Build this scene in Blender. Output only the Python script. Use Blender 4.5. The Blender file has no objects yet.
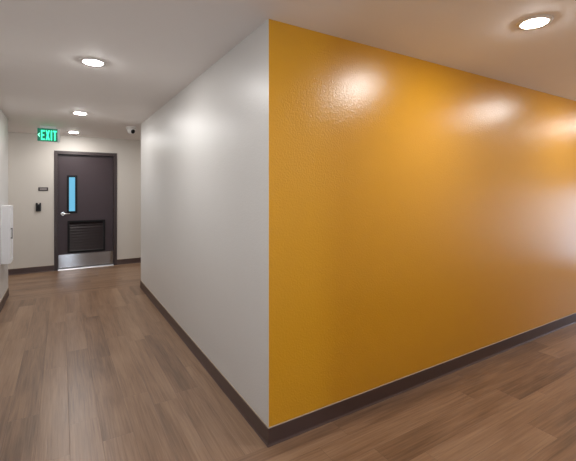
import bpy, bmesh, math, random
from mathutils import Vector, Matrix

C = bpy.context.scene.collection
scene = bpy.context.scene
PI = math.pi

# ------------------------------------------------------------------ camera, world, exposure
H = 2.45                      # ceiling height
cam_data = bpy.data.cameras.new('camera')
cam = bpy.data.objects.new('camera', cam_data)
C.objects.link(cam)
cam.location = (0, 0, 1.47)
cam.rotation_euler = (PI / 2, 0, -math.radians(31.19))
cam_data.sensor_width = 36.0
cam_data.sensor_fit = 'HORIZONTAL'
cam_data.lens = 373.5 / 576 * 36
cam_data.shift_y = -(230.5 - 189.3) / 576
cam_data.clip_start = 0.02
scene.camera = cam

world = bpy.data.worlds.new('world')
scene.world = world
world.use_nodes = True
bg = world.node_tree.nodes['Background']
bg.inputs['Color'].default_value = (0.55, 0.68, 0.85, 1)
bg.inputs['Strength'].default_value = 0.1

scene.view_settings.view_transform = 'Standard'
scene.view_settings.look = 'None'
scene.view_settings.gamma = 1.0
scene.view_settings.exposure = 0.50
scene.view_settings.use_curve_mapping = False

LAMP_STRENGTH = 235.0
LAMP_COLOR = (1.0, 0.98, 0.965)
WINDOW_STRENGTH = 3.6

# ------------------------------------------------------------------ colour helper
def lin(r, g, b):
    f = lambda c: (c / 255 / 12.92) if c / 255 <= 0.04045 else ((c / 255 + 0.055) / 1.055) ** 2.4
    return (f(r), f(g), f(b), 1.0)

# ------------------------------------------------------------------ materials
def new_mat(name):
    m = bpy.data.materials.new(name)
    m.use_nodes = True
    nt = m.node_tree
    b = nt.nodes['Principled BSDF']
    return m, nt, b

def plain(name, col, rough=0.5, metal=0.0, bump=None, noise=0.06, spec=0.5):
    """principled surface with a faint procedural tone variation and an optional fine bump"""
    m, nt, b = new_mat(name)
    N, L = nt.nodes, nt.links
    tc = N.new('ShaderNodeTexCoord')
    nz = N.new('ShaderNodeTexNoise')
    nz.inputs['Scale'].default_value = 6
    nz.inputs['Detail'].default_value = 3
    L.new(tc.outputs['Object'], nz.inputs['Vector'])
    mix = N.new('ShaderNodeMix'); mix.data_type = 'RGBA'
    mix.inputs['A'].default_value = tuple(c * (1 - noise) for c in col[:3]) + (1,)
    mix.inputs['B'].default_value = tuple(min(1, c * (1 + noise)) for c in col[:3]) + (1,)
    L.new(nz.outputs['Fac'], mix.inputs['Factor'])
    L.new(mix.outputs['Result'], b.inputs['Base Color'])
    b.inputs['Roughness'].default_value = rough
    b.inputs['Metallic'].default_value = metal
    b.inputs['Specular IOR Level'].default_value = spec
    if bump:
        scale, strength, dist = bump
        n2 = N.new('ShaderNodeTexNoise')
        n2.inputs['Scale'].default_value = scale
        n2.inputs['Detail'].default_value = 2.0
        n2.inputs['Roughness'].default_value = 0.5
        L.new(tc.outputs['Object'], n2.inputs['Vector'])
        bp = N.new('ShaderNodeBump')
        bp.inputs['Strength'].default_value = strength
        bp.inputs['Distance'].default_value = dist
        L.new(n2.outputs['Fac'], bp.inputs['Height'])
        L.new(bp.outputs['Normal'], b.inputs['Normal'])
    return m

def glow(name, col, strength, base=(0.8, 0.8, 0.8, 1)):
    m, nt, b = new_mat(name)
    b.inputs['Base Color'].default_value = base
    b.inputs['Emission Color'].default_value = tuple(col[:3]) + (1,)
    b.inputs['Emission Strength'].default_value = strength
    b.inputs['Roughness'].default_value = 0.4
    return m

def plank_floor():
    """vinyl wood planks; the UV map is in metres, u across the planks and v along them"""
    m, nt, b = new_mat('vinyl_plank_floor')
    N, L = nt.nodes, nt.links
    def math_(op, a, bb=None, c=None):
        n = N.new('ShaderNodeMath'); n.operation = op
        for i, v in enumerate((a, bb, c)):
            if v is None: continue
            if isinstance(v, (int, float)): n.inputs[i].default_value = v
            else: L.new(v, n.inputs[i])
        return n.outputs[0]
    uv = N.new('ShaderNodeUVMap'); uv.uv_map = 'UVMap'
    sep = N.new('ShaderNodeSeparateXYZ'); L.new(uv.outputs['UV'], sep.inputs[0])
    U, V = sep.outputs[0], sep.outputs[1]
    W, LEN = 0.166, 1.22
    ur = math_('DIVIDE', U, W)
    row = math_('FLOOR', ur)
    uf = math_('FRACT', ur)
    wn = N.new('ShaderNodeTexWhiteNoise'); wn.noise_dimensions = '1D'
    L.new(row, wn.inputs['W'])
    vr = math_('ADD', math_('DIVIDE', V, LEN), wn.outputs['Value'])
    colm = math_('FLOOR', vr)
    vf = math_('FRACT', vr)
    cid = N.new('ShaderNodeCombineXYZ'); L.new(row, cid.inputs[0]); L.new(colm, cid.inputs[1])
    wid = N.new('ShaderNodeTexWhiteNoise'); wid.noise_dimensions = '2D'
    L.new(cid.outputs[0], wid.inputs['Vector'])
    sc = N.new('ShaderNodeSeparateColor'); L.new(wid.outputs['Color'], sc.inputs[0])
    # grain coordinates: stretched along the plank, shifted per plank
    def grain(su, sv, detail, dist, seed):
        gc = N.new('ShaderNodeCombineXYZ')
        L.new(math_('MULTIPLY', U, su), gc.inputs[0])
        L.new(math_('MULTIPLY', V, sv), gc.inputs[1])
        L.new(math_('MULTIPLY', sc.outputs[0], 37.0 + seed), gc.inputs[2])
        nz = N.new('ShaderNodeTexNoise')
        nz.inputs['Scale'].default_value = 1.0
        nz.inputs['Detail'].default_value = detail
        nz.inputs['Roughness'].default_value = 0.6
        nz.inputs['Distortion'].default_value = dist
        L.new(gc.outputs[0], nz.inputs['Vector'])
        return nz.outputs['Fac']
    broad = grain(9, 0.9, 3, 0.5, 3)
    fine = grain(95, 3.0, 5, 0.3, 11)
    # tone = plank id + broad cloud + fine grain
    t = math_('MULTIPLY_ADD', sc.outputs[1], 0.30, math_('MULTIPLY_ADD', broad, 0.95, math_('MULTIPLY', fine, 0.85)))
    t = math_('SUBTRACT', t, 0.55)
    ramp = N.new('ShaderNodeValToRGB')
    e = ramp.color_ramp.elements
    e[0].position = 0.05; e[0].color = FLOOR[0]
    e[1].position = 0.98; e[1].color = FLOOR[2]
    k = e.new(0.5); k.color = FLOOR[1]
    L.new(t, ramp.inputs['Fac'])
    # seams
    du = math_('MULTIPLY', math_('MINIMUM', uf, math_('SUBTRACT', 1.0, uf)), W)
    dv = math_('MULTIPLY', math_('MINIMUM', vf, math_('SUBTRACT', 1.0, vf)), LEN)
    d = math_('MINIMUM', du, dv)
    seam = math_('SUBTRACT', 1.0, math_('MINIMUM', math_('DIVIDE', d, 0.0016), 1.0))
    mix = N.new('ShaderNodeMix'); mix.data_type = 'RGBA'
    L.new(math_('MULTIPLY', seam, 0.55), mix.inputs['Factor'])
    L.new(ramp.outputs['Color'], mix.inputs['A'])
    mix.inputs['B'].default_value = lin(45, 30, 24)
    L.new(mix.outputs['Result'], b.inputs['Base Color'])
    b.inputs['Specular IOR Level'].default_value = 0.5
    L.new(math_('MULTIPLY_ADD', fine, 0.12, FLOOR_ROUGH), b.inputs['Roughness'])
    bp = N.new('ShaderNodeBump')
    bp.inputs['Strength'].default_value = 0.45
    bp.inputs['Distance'].default_value = 0.0012
    L.new(math_('SUBTRACT', fine, math_('MULTIPLY', seam, 0.8)), bp.inputs['Height'])
    L.new(bp.outputs['Normal'], b.inputs['Normal'])
    return m

FLOOR = (lin(82, 60, 45), lin(133, 104, 81), lin(163, 134, 108))
FLOOR_ROUGH = 0.27
STEEL_ANISO = 1.0
M = dict(
    grey=plain('light_grey_eggshell_paint', lin(212, 210, 207), 0.37, bump=(85, 0.36, 0.0035), noise=0.01),
    beige=plain('warm_beige_paint', lin(206, 200, 191), 0.5, bump=(75, 0.15, 0.003), noise=0.01),
    yellow=plain('golden_yellow_semigloss_paint', lin(215, 154, 26), 0.28, bump=(90, 0.46, 0.0036), noise=0.01, spec=0.85),
    ceiling=plain('flat_ceiling_paint', lin(240, 236, 233), 0.75, bump=(120, 0.1, 0.002), noise=0.01),
    floor=plank_floor(),
    base=plain('dark_brown_rubber_base', lin(77, 60, 56), 0.36, noise=0.04),
    caulk=plain('pale_caulk', lin(158, 142, 120), 0.6, noise=0.03),
    door=plain('dark_brown_door_paint', lin(60, 45, 48), 0.40, bump=(160, 0.1, 0.002), noise=0.03),
    frame=plain('charcoal_brown_frame_paint', lin(62, 50, 49), 0.40, noise=0.03),
    louver=plain('satin_dark_louver_paint', lin(50, 41, 42), 0.25, noise=0.03),
    black=plain('black_plastic', lin(10, 10, 11), 0.5, noise=0.03),
    blackframe=plain('black_painted_steel', lin(13, 11, 13), 0.6, noise=0.03, spec=0.3),
    steel=plain('brushed_stainless_steel', lin(160, 156, 153), 0.17, 1.0, noise=0.04),
    chrome=plain('satin_chrome', lin(225, 220, 215), 0.18, 1.0, noise=0.02),
    alu=plain('mill_aluminium', lin(225, 225, 228), 0.4, 0.6, noise=0.03),
    white=plain('white_enamel', lin(238, 238, 240), 0.35, noise=0.01),
    whitetrim=plain('white_trim_plastic', lin(235, 232, 228), 0.5, noise=0.01),
    plate=plain('dark_sign_plate', lin(52, 44, 44), 0.4, noise=0.03),
    plategrey=plain('pale_grey_sign_insert', lin(150, 142, 138), 0.5, noise=0.03),
    signface=glow('exit_sign_face_glow', (0.0, 0.46, 0.26), 0.20, lin(15, 70, 50)),
    signletter=glow('exit_sign_letter_glow', (0.05, 0.95, 0.48), 1.15, lin(60, 200, 140)),
    signarrow=glow('exit_sign_arrow_glow', (0.25, 1.0, 0.60), 1.3, lin(120, 220, 170)),
    lens=glow('lit_lamp_lens', LAMP_COLOR, LAMP_STRENGTH),
    doorglass=glow('daylit_blue_glass', (0.16, 0.54, 0.80), 0.62, lin(30, 60, 75)),
    fillglass=glow('added_fill_window_glass', (0.66, 0.80, 1.0), WINDOW_STRENGTH * 2.6),  # glow of the added fill window behind the viewpoint
    winglass=glow('daylit_window_glass', (0.60, 0.77, 1.0), WINDOW_STRENGTH),
)

_b = M['steel'].node_tree.nodes['Principled BSDF']
_b.inputs['Anisotropic'].default_value = STEEL_ANISO
_t = M['steel'].node_tree.nodes.new('ShaderNodeTangent')
_t.direction_type = 'UV_MAP'; _t.uv_map = 'UVMap'
M['steel'].node_tree.links.new(_t.outputs['Tangent'], _b.inputs['Tangent'])
# ------------------------------------------------------------------ mesh helpers
def bm_box(bm, x0, x1, y0, y1, z0, z1):
    vs = [bm.verts.new((x, y, z)) for z in (z0, z1) for y in (y0, y1) for x in (x0, x1)]
    q = [(0, 2, 3, 1), (4, 5, 7, 6), (0, 1, 5, 4), (1, 3, 7, 5), (3, 2, 6, 7), (2, 0, 4, 6)]
    fs = [bm.faces.new([vs[i] for i in f]) for f in q]
    return vs, fs

def bm_bevel_box(bm, x0, x1, y0, y1, z0, z1, r, seg=2):
    t = bmesh.new()
    bm_box(t, x0, x1, y0, y1, z0, z1)
    bmesh.ops.bevel(t, geom=t.edges[:], offset=r, segments=seg, affect='EDGES', profile=0.5)
    merge(bm, t)

def bm_prism(bm, pts, z0, z1):
    """vertical prism over a plan polygon"""
    a = [bm.verts.new((x, y, z0)) for x, y in pts]
    b = [bm.verts.new((x, y, z1)) for x, y in pts]
    n = len(pts)
    bm.faces.new(a[::-1]); bm.faces.new(b)
    for i in range(n):
        bm.faces.new((a[i], a[(i + 1) % n], b[(i + 1) % n], b[i]))

def bm_lathe(bm, prof, seg=40, mat=None):
    """profile of (radius, z) turned about the z axis"""
    rings = []
    for r, z in prof:
        if r < 1e-6:
            rings.append([bm.verts.new((0, 0, z))])
        else:
            rings.append([bm.verts.new((r * math.cos(2 * PI * i / seg), r * math.sin(2 * PI * i / seg), z)) for i in range(seg)])
    for a, b in zip(rings, rings[1:]):
        for i in range(seg):
            j = (i + 1) % seg
            if len(a) == 1 and len(b) == 1: continue
            if len(a) == 1: bm.faces.new((a[0], b[j], b[i]))
            elif len(b) == 1: bm.faces.new((a[i], a[j], b[0]))
            else: bm.faces.new((a[i], a[j], b[j], b[i]))
    if mat is not None:
        bmesh.ops.transform(bm, matrix=mat, verts=bm.verts[:])

def merge(dst, src):
    m = bpy.data.meshes.new('tmp'); src.to_mesh(m); src.free()
    dst.from_mesh(m); bpy.data.meshes.remove(m)

def obj(name, bm, mat, parent=None, smooth=False):
    bmesh.ops.recalc_face_normals(bm, faces=bm.faces[:])
    me = bpy.data.meshes.new(name)
    bm.to_mesh(me); bm.free()
    me.materials.append(mat)
    if smooth:
        for p in me.polygons: p.use_smooth = True
    o = bpy.data.objects.new(name, me)
    C.objects.link(o)
    if parent: o.parent = parent
    return o

def struct(name, bm, mat, label=None, smooth=False):
    o = obj(name, bm, mat, None, smooth)
    o['kind'] = 'structure'
    if label: o['label'] = label
    return o

def thing(name, label, cat, loc, group=None, rotz=0):
    o = bpy.data.objects.new(name, None)
    C.objects.link(o)
    o.empty_display_size = 0.1
    o.location = loc; o.rotation_euler = (0, 0, rotz)
    o['label'] = label; o['category'] = cat
    if group: o['group'] = group
    return o

def smooth_by_angle(o, deg=40):
    me = o.data
    for p in me.polygons: p.use_smooth = True
    bm = bmesh.new(); bm.from_mesh(me)
    for e in bm.edges:
        if len(e.link_faces) == 2 and e.calc_face_angle(0) > math.radians(deg): e.smooth = False
    bm.to_mesh(me); bm.free()

# ------------------------------------------------------------------ the room
XR, YY = 1.015, 1.89          # grey wall plane, yellow wall plane
YE = 5.95                     # far end of the grey wall
XL, YL = -0.64, 6.47          # left wall plane and its far end
YB = 7.95                     # back wall plane
XE = 7.9                      # end of the right-hand corridor
YN = 0.30                     # near side of the right-hand corridor
YR = -2.6                     # behind the camera
T = 0.12

# floor: one slab, plank direction turned where the corridors cross
def build_floor():
    bm = bmesh.new()
    uvl = bm.loops.layers.uv.new('UVMap')
    def quad(x0, x1, y0, y1, turned, off):
        vs = [bm.verts.new(p) for p in ((x0, y0, 0), (x1, y0, 0), (x1, y1, 0), (x0, y1, 0))]
        f = bm.faces.new(vs)
        for l in f.loops:
            x, y, _ = l.vert.co
            l[uvl].uv = (y + off, x + 31.0) if turned else (x + off, y + 57.0)
    quad(-4.3, 8.3, YR - .3, YY, True, -YY + 8.3)         # planks along the right-hand corridor
    quad(-4.3, 8.3, YY, 6.08, False, 0.166 * 60 - 0.038)  # planks along the grey corridor
    quad(-4.3, 8.3, 6.08, 8.3, True, -6.08 + 0.166 * 40 + 0.05)
    bmesh.ops.recalc_face_normals(bm, faces=bm.faces[:])
    me = bpy.data.meshes.new('floor'); bm.to_mesh(me); bm.free()
    me.materials.append(M['floor'])
    o = bpy.data.objects.new('floor', me); C.objects.link(o)
    o['kind'] = 'structure'; o['label'] = 'brown wood look plank floor'
build_floor()

bm = bmesh.new(); bm_box(bm, -4.3, 8.3, YY, 8.3, H, H + .1)
struct('ceiling', bm, M['ceiling'], 'flat painted ceiling over the grey corridor')
bm = bmesh.new(); bm_box(bm, -4.3, 8.3, YR - .3, YY, H - .002, H + .1)
struct('ceiling_near', bm, M['ceiling'], 'flat painted ceiling in front of the yellow wall')

def wall(name, pts, mat, label, z1=H):
    bm = bmesh.new(); bm_prism(bm, pts, 0, z1)
    return struct(name, bm, mat, label)

HN = H - .002
wall('wall_right', [(XR, YY), (XR + T, YY + T), (XR + T, YE - T), (XR, YE)], M['grey'], 'light grey corridor wall')
wall('wall_yellow', [(XR, YY), (XE, YY), (XE, YY + T), (XR + T, YY + T)], M['yellow'], 'glossy golden yellow accent wall')
wall('wall_cross', [(XR, YE), (XR + T, YE - T), (4.0, YE - T), (4.0, YE)], M['grey'], 'grey wall around the far corner')
wall('wall_left', [(XL, YR), (XL, YL), (XL - T, YL - T), (XL - T, YR)], M['grey'], 'light grey wall at the left edge')
wall('wall_left_return', [(XL, YL), (-3.6, YL), (-3.6, YL - T), (XL - T, YL - T)], M['grey'], 'grey wall around the left corner')
wall('wall_left_end', [(-3.6, YL), (-3.6, YB), (-3.72, YB), (-3.72, YL)], M['beige'], 'end wall')
wall('wall_right_end', [(4.0, YE), (4.12, YE), (4.12, YB), (4.0, YB)], M['beige'], 'end wall')
wall('wall_near_side', [(XR, YR), (XR, YN), (XR + T, YN - T), (XR + T, YR)], M['grey'], 'grey wall beside the viewpoint', HN)
wall('wall_near', [(XR, YN), (XE, YN), (XE, YN - T), (XR + T, YN - T)], M['grey'], 'grey wall facing the yellow wall', HN)

# back wall with the door opening
DX0, DX1, DZ = -0.075, 0.872, 2.125     # clear opening (inside the wall)
bm = bmesh.new()
bm_box(bm, -3.72, DX0, YB, YB + T, 0, H)
bm_box(bm, DX1, 4.12, YB, YB + T, 0, H)
bm_box(bm, DX0, DX1, YB, YB + T, DZ, H)
struct('wall_back', bm, M['beige'], 'beige wall around the brown door')
# corridor end wall with a tall daylit window
WY0, WY1, WZ0, WZ1 = 0.62, 1.58, 0.14, 1.50
bm = bmesh.new()
bm_box(bm, XE, XE + T, YN - T, WY0, 0, HN)
bm_box(bm, XE, XE + T, WY1, YY + T, 0, HN)
bm_box(bm, XE, XE + T, WY0, WY1, 0, WZ0)
bm_box(bm, XE, XE + T, WY0, WY1, WZ1, HN)
struct('wall_corridor_end', bm, M['grey'], 'end wall of the right-hand corridor')
bm = bmesh.new()
w = .05
bm_box(bm, XE + .02, XE + .08, WY0, WY0 + w, WZ0, WZ1)
bm_box(bm, XE + .02, XE + .08, WY1 - w, WY1, WZ0, WZ1)
bm_box(bm, XE + .02, XE + .08, WY0 + w, WY1 - w, WZ0, WZ0 + w)
bm_box(bm, XE + .02, XE + .08, WY0 + w, WY1 - w, WZ1 - w, WZ1)
win = struct('window_1', bm, M['frame'], 'tall daylit window')
bm = bmesh.new(); bm_box(bm, XE + .04, XE + .05, WY0 + w, WY1 - w, WZ0 + w, WZ1 - w)
obj('glass_pane', bm, M['winglass'], win)

# wall behind the viewpoint with an added glowing window for fill and reflections
RX0, RX1, RZ0, RZ1 = -0.02, 0.48, 0.30, 2.20
bm = bmesh.new()
bm_box(bm, XL, RX0, YR - T, YR, 0, HN)
bm_box(bm, RX1, XR, YR - T, YR, 0, HN)
bm_box(bm, RX0, RX1, YR - T, YR, 0, RZ0)
bm_box(bm, RX0, RX1, YR - T, YR, RZ1, HN)
struct('wall_rear', bm, M['grey'], 'wall behind the viewpoint')
bm = bmesh.new()
bm_box(bm, RX0, RX0 + w, YR - .08, YR - .02, RZ0, RZ1)
bm_box(bm, RX1 - w, RX1, YR - .08, YR - .02, RZ0, RZ1)
bm_box(bm, RX0 + w, RX1 - w, YR - .08, YR - .02, RZ0, RZ0 + w)
bm_box(bm, RX0 + w, RX1 - w, YR - .08, YR - .02, RZ1 - w, RZ1)
win = struct('window_added_fill', bm, M['frame'], 'added fill light window behind the viewpoint')
bm = bmesh.new(); bm_box(bm, RX0 + w, RX1 - w, YR - .05, YR - .04, RZ0 + w, RZ1 - w)
obj('glass_pane', bm, M['fillglass'], win)  # unseen pane, added to fill the ceiling and streak the kick plate

# ------------------------------------------------------------------ cove base: profile swept along a straight run, wall on the left side of travel
BH = 0.100
def baseboard(name, p0, p1, nrm, m0=0, m1=0, label='dark brown rubber cove base'):
    """nrm points into the room; m0/m1 = +1 outside mitre, -1 inside mitre, 0 square"""
    prof = [(0, 0), (0.013, 0), (0.013, 0.003), (0.0085, 0.009), (0.0065, 0.016), (0.006, BH - .003), (0.0045, BH), (0, BH)]
    p0, p1, nrm = Vector(p0 + (0,)), Vector(p1 + (0,)), Vector(nrm + (0,))
    d = (p1 - p0).normalized()
    bm = bmesh.new()
    rows = []
    for p, s, k in ((p0, -1, m0), (p1, 1, m1)):
        rows.append([bm.verts.new(p + nrm * (u + 0.0) + d * (s * k * u) + Vector((0, 0, z))) for u, z in prof])
    n = len(prof)
    for i in range(n):
        j = (i + 1) % n
        bm.faces.new((rows[0][i], rows[0][j], rows[1][j], rows[1][i]))
    bm.faces.new(rows[0]); bm.faces.new(rows[1][::-1])
    o = struct(name, bm, M['base'], label)
    prof = [(0, BH), (.0045, BH), (.003, BH + .002), (0, BH + .004)]
    bm = bmesh.new(); rows = []
    for p, s, k in ((p0, -1, m0), (p1, 1, m1)):
        rows.append([bm.verts.new(p + nrm * u + d * (s * k * u) + Vector((0, 0, z))) for u, z in prof])
    for i in range(4):
        j = (i + 1) % 4
        bm.faces.new((rows[0][i], rows[0][j], rows[1][j], rows[1][i]))
    bm.faces.new(rows[0]); bm.faces.new(rows[1][::-1])
    obj('caulk_bead', bm, M['caulk'], o)['label'] = 'thin pale caulk line'
    return o

baseboard('baseboard_right', (XR, YY), (XR, YE), (-1, 0), 1, 1)
baseboard('baseboard_yellow', (XR, YY), (XE, YY), (0, -1), 1, 0)
baseboard('baseboard_cross', (XR, YE), (4.0, YE), (0, 1), 1, 0)
baseboard('baseboard_left', (XL, YR), (XL, YL), (1, 0), 0, 1)
baseboard('baseboard_left_return', (-3.6, YL), (XL, YL), (0, 1), 0, 1)
baseboard('baseboard_back_left', (-3.6, YB), (-0.121, YB), (0, -1))
baseboard('baseboard_back_right', (0.918, YB), (4.0, YB), (0, -1))
baseboard('baseboard_near', (XR, YN), (XE, YN), (0, 1), 1, 0)
baseboard('baseboard_near_side', (XR, YR), (XR, YN), (-1, 0), 0, 1)

# ------------------------------------------------------------------ the door at the far end
door = bpy.data.objects.new('door_1', None); C.objects.link(door)
door.location = (0.398, YB, 0)
door['kind'] = 'structure'; door['label'] = 'dark brown door with narrow blue window, louver and steel kick plate'
ox, oy = door.location.x, door.location.y
def L_(x): return x - ox

# frame: two jambs and a head with a stop, 8 mm proud of the wall
bm = bmesh.new()
fx0, fx1, fz = -0.120, 0.917, 2.170
ly = 0.055                                    # face of the leaf behind the wall plane
for a, b_ in ((fx0, -0.062), (0.859, fx1)):
    bm_box(bm, L_(a), L_(b_), -0.012, -0.0005, 0, fz)
bm_box(bm, L_(-0.062), L_(0.859), -0.012, -0.0005, 2.112, fz)
bm_box(bm, L_(DX0 + .001), L_(-0.062), -0.0005, T, 0, 2.112)
bm_box(bm, L_(0.859), L_(DX1 - .001), -0.0005, T, 0, 2.112)
bm_box(bm, L_(DX0 + .001), L_(DX1 - .001), -0.0005, T, 2.112, DZ - .001)
# stop the leaf closes against (behind the leaf)
bm_box(bm, L_(-0.062), L_(-0.046), ly + .047, T, 0, 2.112)
bm_box(bm, L_(0.843), L_(0.859), ly + .047, T, 0, 2.112)
bm_box(bm, L_(-0.046), L_(0.843), ly + .047, T, 2.092, 2.112)
obj('door_frame', bm, M['frame'], door)

# leaf, with the window and louver openings left free
lx0, lx1, lz0, lz1 = -0.059, 0.856, 0.016, 2.104
wx0, wx1, wz0, wz1 = 0.098, 0.228, 1.050, 1.712
vx0, vx1, vz0, vz1 = 0.100, 0.705, 0.305, 0.875
bm = bmesh.new()
def pan(x0, x1, z0, z1): bm_box(bm, L_(x0), L_(x1), ly, ly + .045, z0, z1)
pan(lx0, wx0, lz0, lz1)
pan(vx1, lx1, lz0, lz1)
pan(wx0, vx1, lz0, vz0)
pan(wx0, vx1, vz1, wz0)
pan(wx0, vx1, wz1, lz1)
pan(wx1, vx1, wz0, wz1)
obj('door_leaf', bm, M['door'], door)

# vision panel: black frame, pane as its sub-part
def ring(bm, x0, x1, z0, z1, w, y0, y1):
    bm_box(bm, x0, x0 + w, y0, y1, z0, z1)
    bm_box(bm, x1 - w, x1, y0, y1, z0, z1)
    bm_box(bm, x0 + w, x1 - w, y0, y1, z0, z0 + w)
    bm_box(bm, x0 + w, x1 - w, y0, y1, z1 - w, z1)
bm = bmesh.new()
ring(bm, L_(0.078), L_(0.245), 1.030, 1.728, .035, ly - .014, ly + .01)
vp = obj('vision_panel_frame', bm, M['blackframe'], door)
bm = bmesh.new(); bm_box(bm, L_(0.104), L_(0.222), ly + .004, ly + .009, 1.056, 1.704)
obj('glass_pane', bm, M['doorglass'], vp)['label'] = 'bright blue glass'

# louver: frame with tilted slats
bm = bmesh.new()
ring(bm, L_(0.088), L_(0.716), 0.290, 0.888, .034, ly - .014, ly + .02)
lf = obj('louver_frame', bm, M['blackframe'], door)
bm = bmesh.new()
n = 10
zs0, zs1 = .326, .853
for i in range(n):
    z = zs0 + (i + .5) * (zs1 - zs0) / n
    t = bmesh.new()
    bm_box(t, L_(0.1225), L_(0.6815), -.034, .034, -.0022, .0022)
    bmesh.ops.transform(t, matrix=Matrix.Translation((0, ly + .022, z)) @ Matrix.Rotation(math.radians(60), 4, 'X'), verts=t.verts[:])
    merge(bm, t)
obj('louver_slats', bm, M['louver'], door)

# kick plate, threshold
bm = bmesh.new(); bm_bevel_box(bm, L_(-0.054), L_(0.851), ly - .003, ly - .0002, 0.026, 0.268, .001, 1)
kp = obj('kick_plate', bm, M['steel'], door); 
uvl = kp.data.uv_layers.new(name='UVMap')          # u runs up the plate: horizontal brushing spreads reflections vertically
for lp in kp.data.loops:
    co = kp.data.vertices[lp.vertex_index].co
    uvl.data[lp.index].uv = (co.z, co.x + co.y)
kp['label'] = 'brushed stainless steel kick plate'
bm = bmesh.new()
pts = [(-.035, 0), (-.022, .012), (.10, .012), (.112, 0)]
a = [bm.verts.new((L_(-0.060), y, z)) for y, z in pts]; b_ = [bm.verts.new((L_(0.857), y, z)) for y, z in pts]
bm.faces.new(a); bm.faces.new(b_[::-1])
for i in range(4): bm.faces.new((a[i], a[(i + 1) % 4], b_[(i + 1) % 4], b_[i]))
obj('threshold', bm, M['alu'], door)['label'] = 'bright aluminium threshold strip'

# lever handle: rose, neck, lever
hx, hz = 0.012, 1.020
RX = Matrix.Rotation(PI / 2, 4, 'X')          # lathe axis z -> -y
bm = bmesh.new()
bm_lathe(bm, [(0, 0), (.034, 0), (.034, .006), (.030, .010), (.012, .011), (.012, .052), (0, .052)], 28)
bmesh.ops.transform(bm, matrix=Matrix.Translation((L_(hx), ly, hz)) @ RX, verts=bm.verts[:])
rose = obj('handle_rose', bm, M['chrome'], door); smooth_by_angle(rose)
bm = bmesh.new()
segs = [(-.013, .0100), (.0, .0115), (.03, .0100), (.075, .0085), (.108, .0080), (.118, .0055)]
rings = []
for x, r in segs:
    rings.append([bm.verts.new((L_(hx) + x, ly - .050 + math.cos(k * PI / 6) * r * .8 + max(0, x - .075) * .35, hz + math.sin(k * PI / 6) * r)) for k in range(12)])
for r0, r1 in zip(rings, rings[1:]):
    for k in range(12): bm.faces.new((r0[k], r0[(k + 1) % 12], r1[(k + 1) % 12], r1[k]))
bm.faces.new(rings[0]); bm.faces.new(rings[-1][::-1])
lv = obj('handle_lever', bm, M['chrome'], door); smooth_by_angle(lv)
for o in (rose, lv): o['label'] = 'shiny satin chrome'
# hinges on the right edge
for z in (0.25, 1.06, 1.88):
    h = bmesh.new(); bm_lathe(h, [(0, -.05), (.006, -.05), (.006, .05), (0, .05)], 12, Matrix.Translation((L_(0.8575), ly - .006, z)))
    ho = obj('hinge', h, M['frame'], door); smooth_by_angle(ho)

# ------------------------------------------------------------------ on the back wall
t = thing('room_sign', 'small dark sign plate left of the brown door, above the black reader', 'sign', (-0.284, YB, 1.473))
bm = bmesh.new(); bm_bevel_box(bm, -.074, .074, -.008, 0, -.032, .032, .003)
obj('sign_plate', bm, M['plate'], t)
bm = bmesh.new(); bm_box(bm, -.052, .054, -.0095, -.008, -.013, .015)
obj('sign_insert', bm, M['plategrey'], t)['label'] = 'pale grey insert'

t = thing('card_reader', 'black card reader with notched top on the beige wall beside the door', 'card reader', (-0.356, YB, 1.155))
bm = bmesh.new()
out = [(-.040, -.074), (.040, -.074), (.040, .070), (.036, .075), (.020, .075), (.013, .052), (-.006, .052), (-.012, .075), (-.036, .075), (-.040, .070)]
a = [bm.verts.new((x, 0, z)) for x, z in out]; b_ = [bm.verts.new((x * .93, -.026, z * .95 - .001)) for x, z in out]
bm.faces.new(a); bm.faces.new(b_[::-1])
for i in range(len(out)):
    j = (i + 1) % len(out); bm.faces.new((a[i], a[j], b_[j], b_[i]))
obj('reader_body', bm, M['black'], t)
bm = bmesh.new(); bm_box(bm, -.022, .022, -.0275, -.026, -.050, .020)
obj('reader_pad', bm, M['blackframe'], t)

# ------------------------------------------------------------------ exit sign hung from the ceiling
t = thing('exit_sign', 'lit green EXIT sign with left arrow hanging from the ceiling', 'exit sign', (-0.178, 6.90, H))
bm = bmesh.new(); bm_bevel_box(bm, -.11, .11, -.03, .03, -.036, 0, .004)
obj('canopy', bm, M['white'], t)
bm = bmesh.new(); bm_bevel_box(bm, -.146, .152, -.022, .022, -.240, -.036, .004)
obj('sign_housing', bm, M['white'], t)['label'] = 'white housing'
bm = bmesh.new(); bm_box(bm, -.143, .120, -.0245, -.022, -.237, -.040)
obj('sign_face', bm, M['signface'], t)['label'] = 'glowing green face'
def strokes(parts, z0, hgt):
    bm = bmesh.new()
    for p in parts:
        p = [(x * .87 - .016, z0 + z * hgt) for x, z in p]
        a = [bm.verts.new((x, -.0245, z)) for x, z in p]; b_ = [bm.verts.new((x, -.0275, z)) for x, z in p]
        bm.faces.new(a); bm.faces.new(b_[::-1])
        for i in range(len(p)):
            j = (i + 1) % len(p); bm.faces.new((a[i], a[j], b_[j], b_[i]))
    return bm
def rect(x0, x1, z0, z1): return [(x0, z0), (x1, z0), (x1, z1), (x0, z1)]
z0, hg, s = -.219, .152, .021
x = -.094
obj('letter', strokes([rect(x, x + s, 0, 1), rect(x + s, x + .058, 0, .15), rect(x + s, x + .050, .425, .575), rect(x + s, x + .058, .85, 1)], z0, hg), M['signletter'], t)
x = -.026
obj('letter', strokes([[(x, 0), (x + .024, 0), (x + .066, 1), (x + .042, 1)], [(x + .042, 0), (x + .066, 0), (x + .024, 1), (x, 1)]], z0, hg), M['signletter'], t)
x = .052
obj('letter', strokes([rect(x, x + s, 0, 1)], z0, hg), M['signletter'], t)
x = .084
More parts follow.
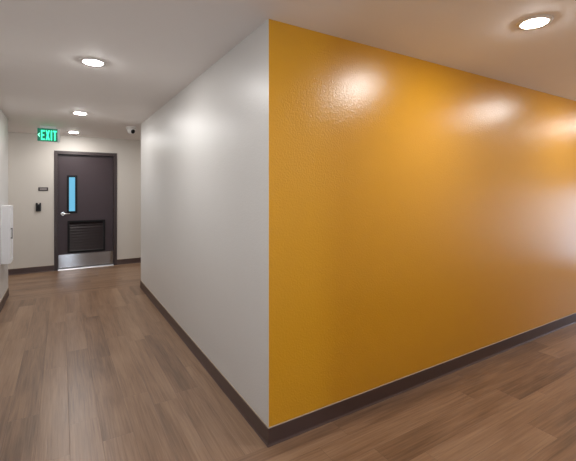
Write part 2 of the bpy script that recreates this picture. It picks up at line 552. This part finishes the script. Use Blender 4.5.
obj('letter', strokes([rect(x + .020, x + .020 + s, 0, .85), rect(x, x + .061, .85, 1)], z0, hg), M['signletter'], t)
obj('arrow', strokes([[(-.143, .5), (-.112, .26), (-.112, .42), (-.123, .5), (-.112, .58), (-.112, .74)]], z0, hg), M['signarrow'], t)

# ------------------------------------------------------------------ white cabinet on the left wall
t = thing('wall_cabinet', 'white metal wall cabinet with small dark handle on the left wall', 'cabinet', (XL, 5.905, 0.545))
bm = bmesh.new(); bm_bevel_box(bm, 0, .078, -.150, .150, 0, .720, .003)
obj('cabinet_body', bm, M['white'], t)
bm = bmesh.new()
t0 = bmesh.new()
bm_box(t0, .078, .094, -.148, -.103, .003, .717)
bm_box(t0, .078, .094, .103, .148, .003, .717)
bm_box(t0, .078, .094, -.103, .103, .003, .048)
bm_box(t0, .078, .094, -.103, .103, .672, .717)
bm_box(t0, .078, .088, -.103, .103, .048, .672)
merge(bm, t0)
dr = obj('cabinet_door', bm, M['white'], t)
bm = bmesh.new()
bm_box(bm, .094, .106, -.131, -.121, .312, .322)
bm_box(bm, .094, .106, -.131, -.121, .428, .438)
bm_bevel_box(bm, .104, .112, -.133, -.119, .308, .442, .002)
obj('handle', bm, M['black'], dr)['label'] = 'dark pull handle'

# ------------------------------------------------------------------ security camera under the ceiling
t = thing('security_camera', 'small white dome camera with dark lens on the ceiling near the grey corner', 'security camera', (0.935, 6.32, H))
bm = bmesh.new()
bm_lathe(bm, [(0, 0), (.074, 0), (.076, -.008), (.074, -.034), (.060, -.042), (0, -.042)], 36)
smooth_by_angle(obj('mount_base', bm, M['whitetrim'], t))
bm = bmesh.new()
bmesh.ops.create_uvsphere(bm, u_segments=32, v_segments=20, radius=.058)
bmesh.ops.transform(bm, matrix=Matrix.Translation((0, 0, -.052)), verts=bm.verts[:])
obj('camera_ball', bm, M['whitetrim'], t, True)
bm = bmesh.new()
bm_lathe(bm, [(0, 0), (.032, 0), (.032, .012), (.026, .016), (0, .018)], 28)
d = Vector((.38, -.85, -.42)).normalized()
bmesh.ops.transform(bm, matrix=Matrix.Translation(Vector((0, 0, -.052)) + d * .045) @ d.to_track_quat('Z', 'Y').to_matrix().to_4x4(), verts=bm.verts[:])
ln = obj('lens_window', bm, M['black'], t); smooth_by_angle(ln); ln['label'] = 'black lens window'

# ------------------------------------------------------------------ recessed downlights
def make_downlight(label, loc):
    t = thing('ceiling_downlight', label, 'ceiling light', loc, 'round ceiling downlights')
    bm = bmesh.new()
    bm_lathe(bm, [(.067, 0), (.090, 0), (.091, -.003), (.088, -.007), (.078, -.010), (.068, -.010), (.067, 0)], 48)
    smooth_by_angle(obj('trim_ring', bm, M['whitetrim'], t))
    bm = bmesh.new()
    bm_lathe(bm, [(.0668, -.009), (.062, -.0125), (.050, -.016), (.035, -.018), (.016, -.019), (0, -.0192)], 48)
    obj('lamp_lens', bm, M['lens'], t, True)
    return t
first = make_downlight('nearest and largest downlight of the row in the grey corridor', (0.205, 3.225, H))
def place(label, x, y, z=H):
    r = first.copy(); C.objects.link(r); r.location = (x, y, z); r['label'] = label
    for ch in first.children:
        c = ch.copy(); C.objects.link(c); c.parent = r
place('middle downlight of the row in the grey corridor', 0.20, 5.47)
place('farthest downlight, on the ceiling just before the brown door', 0.172, 7.36)
place('downlight on the ceiling in front of the yellow wall, at upper right', 2.36, 1.120, HN)
place('second downlight along the yellow wall, seen only as its reflection', 4.50, 1.120, HN)
place('third downlight along the yellow wall, seen only as its reflection', 6.64, 1.120, HN)
place('downlight over the corridor crossing, above the viewpoint', 0.20, 1.06, HN)
place('downlight in the cross corridor to the right of the door', 2.35, 7.30)
place('downlight in the cross corridor to the left of the door', -2.0, 7.30)
